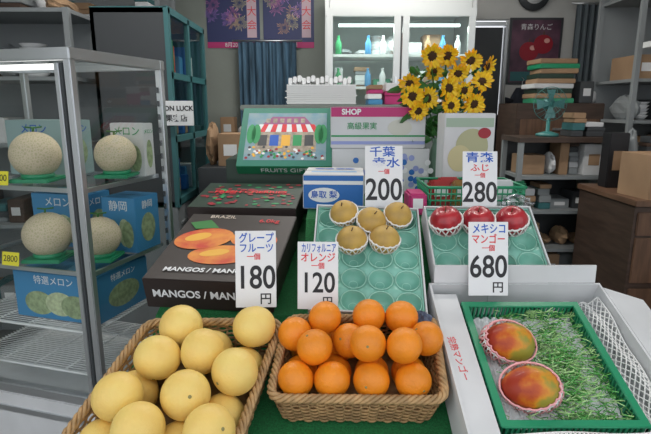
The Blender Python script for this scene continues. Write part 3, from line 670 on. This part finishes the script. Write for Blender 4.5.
b.tube([(0,0,.0),(0,0,.05),(.012,0,.07),(0,.02,.09)],.003,steel,6);b.obj('hanging_jacket',T(1.72,4.57,1.62))
b=M();b.box((1.66,3.85,.74),(.62,.4,1.48),dwood,bev=.005)
for z in(.4,.8,1.2): b.box((1.66,3.647,z),(.56,.01,.34),mwood,bev=.003);b.box((1.66,3.638,z+.1),(.10,.012,.015),alu)
b.obj('wooden_drawer_cabinet')
b=M();pm=[gtray,kraft,dgr,offw,kraft,dgr,kraft,gtray,kraft]
for k in range(9): b.box((0,0,0),(.27+R.uniform(-.02,.02),.22,.033),pm[k],T(1.63+R.uniform(-.02,.02),3.8,1.498+k*.034)@RZ(R.uniform(-6,6)),bev=.004)
b.obj('gift_pack_stack')
b=M();goods(b,random.Random(44),1.80,1.97,3.8,1.482,.3,[kraft,dgrey,offw,dwood],.22);b.obj('paper_bags')
e=empty('electric_fan',T(1.42,3.28,1.272));b=M();fm=mat('fan_teal',(.05,.20,.19),.35)
b.lathe([(.07,0),(.07,.015),(.02,.03),(.012,.03),(.012,.12),(.0001,.12)],fm,n=20);b.lathe([(.0001,-.02),(.035,-.02),(.035,.03),(.0001,.04)],fm,T(0,.03,.20)@RX(90),n=16)
for k in range(4): b.add([(.015,-.01,0),(.015,.01,.006),(.085,.035,.012),(.09,-.03,-.006)],[(0,1,2,3)],mat('fan_blade',(.08,.22,.22),.3),T(0,-.01,.2)@RX(90)@RZ(k*90))
for q in range(20):
    a=q*math.pi/10;b.tube([(.02*math.cos(a),-.045,.2+.02*math.sin(a)),(.075*math.cos(a),-.04,.2+.075*math.sin(a)),(.105*math.cos(a),-.005,.2+.105*math.sin(a))],.0012,fm,4)
for r in(.105,.06,.02): b.tube([(r*math.cos(t_),-.005 if r>.1 else -.043,.2+r*math.sin(t_)) for t_ in np.linspace(0,6.28,30,endpoint=False)],.002,fm,5,True)
b.obj('fan_body',None,e)
b=M();b.box((1.50,3.3,1.255),(.62,.33,.03),dwood);[b.box((1.50+s_*.29,3.3+q*.145,.62),(.03,.03,1.24),grey) for s_ in(-1,1) for q in(-1,1)];b.box((1.50,3.46,.62),(.6,.01,1.24),dgrey)
for z in(.3,.55,.80,1.02):
    b.box((1.50,3.3,z),(.56,.31,.02),grey);goods(b,random.Random(int(z*100)+1),1.24,1.76,3.3,z+.01,.28,[kraft,kraft,offw,dwood,teal,dgrey,grey],.20)
goods(b,random.Random(3),1.55,1.78,3.3,1.27,.26,[dgrey,kraft,offw,kraft,teal],.18);b.obj('side_table')
e=empty('green_chair',T(1.10,2.70,0)@RZ(25));b=M();gc=mat('green_vinyl',(.02,.15,.08),.4)
b.box((0,0,.46),(.40,.40,.06),gc,bev=.02);b.box((0,.2,.92),(.36,.04,.22),gc,bev=.015)
for x in(-.17,.17):
    b.tube([(x,.2,.0),(x,.19,.5),(x,.22,1.01)],.012,steel,8);b.cyl((x,-.18,0),(x,-.18,.45),.012,steel,8)
b.cyl((-.17,-.18,.2),(.17,-.18,.2),.009,steel,8);b.obj('chair_body',None,e)
e=empty('wooden_desk',T(1.98,2.75,0));b=M()
b.box((0,0,.985),(.90,.6,.03),mwood,bev=.004);b.box((-.26,.0,.5),(.36,.56,.93),dwood);b.box((.42,0,.5),(.04,.56,.93),dwood);b.box((.1,.26,.6),(.7,.02,.7),dwood)
for z in(.15,.42,.69,.88): b.box((-.26,-.285,z),(.33,.012,.24 if z<.8 else .12),mwood,bev=.004);b.box((-.26,-.298,z),(.09,.015,.015),alu)
b.obj('desk_body',None,e)
def plainbox(name,X,d,m,flaps=True):
    e=empty(name,X);b=M();t=.005
    b.box((0,0,.003),(d[0],d[1],t),m)
    for s_ in(-1,1): b.box((s_*d[0]/2,0,d[2]/2),(t,d[1],d[2]),m);b.box((0,s_*d[1]/2,d[2]/2),(d[0],t,d[2]),m)
    if flaps:
        for s_ in(-1,1): b.box((0,0,0),(d[0],d[1]*.45,t),m,T(0,s_*d[1]/2,d[2])@RX(s_*35)@T(0,-s_*d[1]*.22,0))
    b.box((0,0,d[2]*.95),(d[0]-.01,d[1]-.01,t),m);b.box((0,-d[1]/2-.003,d[2]*.5),(d[0]*.4,.001,d[2]*.35),offw);b.obj('carton_body',None,e)
plainbox('cardboard_box',T(1.72,2.60,1.001)@RZ(8),(.27,.22,.22),kraft);plainbox('cardboard_box',T(2.08,2.70,1.001),(.28,.3,.20),kraft)
plainbox('cardboard_box',T(2.08,2.70,1.27)@RZ(4),(.26,.26,.12),kraft,False)
b=M();goods(b,random.Random(17),1.60,1.90,2.93,1.0,.15,[dgrey,kraft,dwood,grey,black],.36);b.obj('desk_clutter')
plainbox('cardboard_box',T(1.90,2.14,0)@RZ(-5),(.40,.36,.62),mwood,False)
plainbox('cardboard_box',T(2.36,2.2,0),(.36,.36,.8),kraft,False)
shelf_unit('wall_shelf',T(2.26,3.55,0),(.62,.5,2.5),[.3,.75,1.12,1.36,1.62,2.15,2.35],grey,seed=12,cols=[kraft,kraft,dgrey,mwood,offw,grey,kraft])
e=empty('hanging_shelf',T(2.18,2.75,0));b=M();b.box((0,0,1.79),(.82,.42,.03),offw);[b.cyl((x,y,1.8),(x,y,2.8),.008,steel,6) for x in(-.38,.38) for y in(-.15,.15)];b.obj('shelf_board',None,e)
b=M()
for k,(x,r,h_) in enumerate(((-.26,.12,.14),(.0,.11,.18),(.26,.12,.12))):
    for q in range(8): b.tube([(x+r*(.75+.03*q)*math.cos(t_),-.02+r*(.75+.03*q)*math.sin(t_),1.812+q*h_/8) for t_ in np.linspace(0,6.28,24,endpoint=False)],.009,[wick,kraft,wick2][k],5,True)
    b.lathe([(r*.7,1.806),(r*.7,1.812)],wick,T(x,-.02,0),n=20)
    b.tube([(x-r*.9,-.02,1.93),(x-r*.6,-.02,2.05),(x,-.02,2.12),(x+r*.6,-.02,2.05),(x+r*.9,-.02,1.93)],.006,wick2,5)
b.obj('straw_baskets',None,e)
# ---------------- lamps
for k,(x,y) in enumerate(((-.6,2.2),(1.0,2.2),(.2,3.5))):
    e=empty('fluorescent_ceiling_lamp',T(x,y,2.74));b=M();b.box((0,0,.03),(1.2,.12,.05),white,bev=.005)
    for s_ in(-1,1): b.cyl((-.56,s_*.035,-.01),(.56,s_*.035,-.01),.013,mat('fluoro_tube',(1,.98,.93),.4,emit=5),10)
    b.obj('housing',None,e)
    la=bpy.data.lights.new('tube_light','AREA');la.shape='RECTANGLE';la.size=1.15;la.size_y=.1;la.energy=(12,12,18)[k];la.color=(1,.96,.90);lo=bpy.data.objects.new('tube_light',la);COL.objects.link(lo);lo.parent=e;lo.matrix_local=T(0,0,-.03)
w=bpy.data.worlds.new('sky');S.world=w;w.use_nodes=True;bg=w.node_tree.nodes['Background'];bg.inputs[0].default_value=(.93,.96,1,1);bg.inputs[1].default_value=1.4
M().box((0,-4.0,-.08),(14,6.6,.1),mat('street_asphalt',(.16,.16,.16),.9,noise=.2,nscale=30)).obj('street')
# ---------------- camera
cam=bpy.data.cameras.new('camera');co=bpy.data.objects.new('camera',cam);COL.objects.link(co);co.location=(0,0,1.45);co.rotation_euler=(rad(90-12.2),0,0)
cam.sensor_width=36;cam.lens=36*506/651;cam.clip_start=.02;S.camera=co
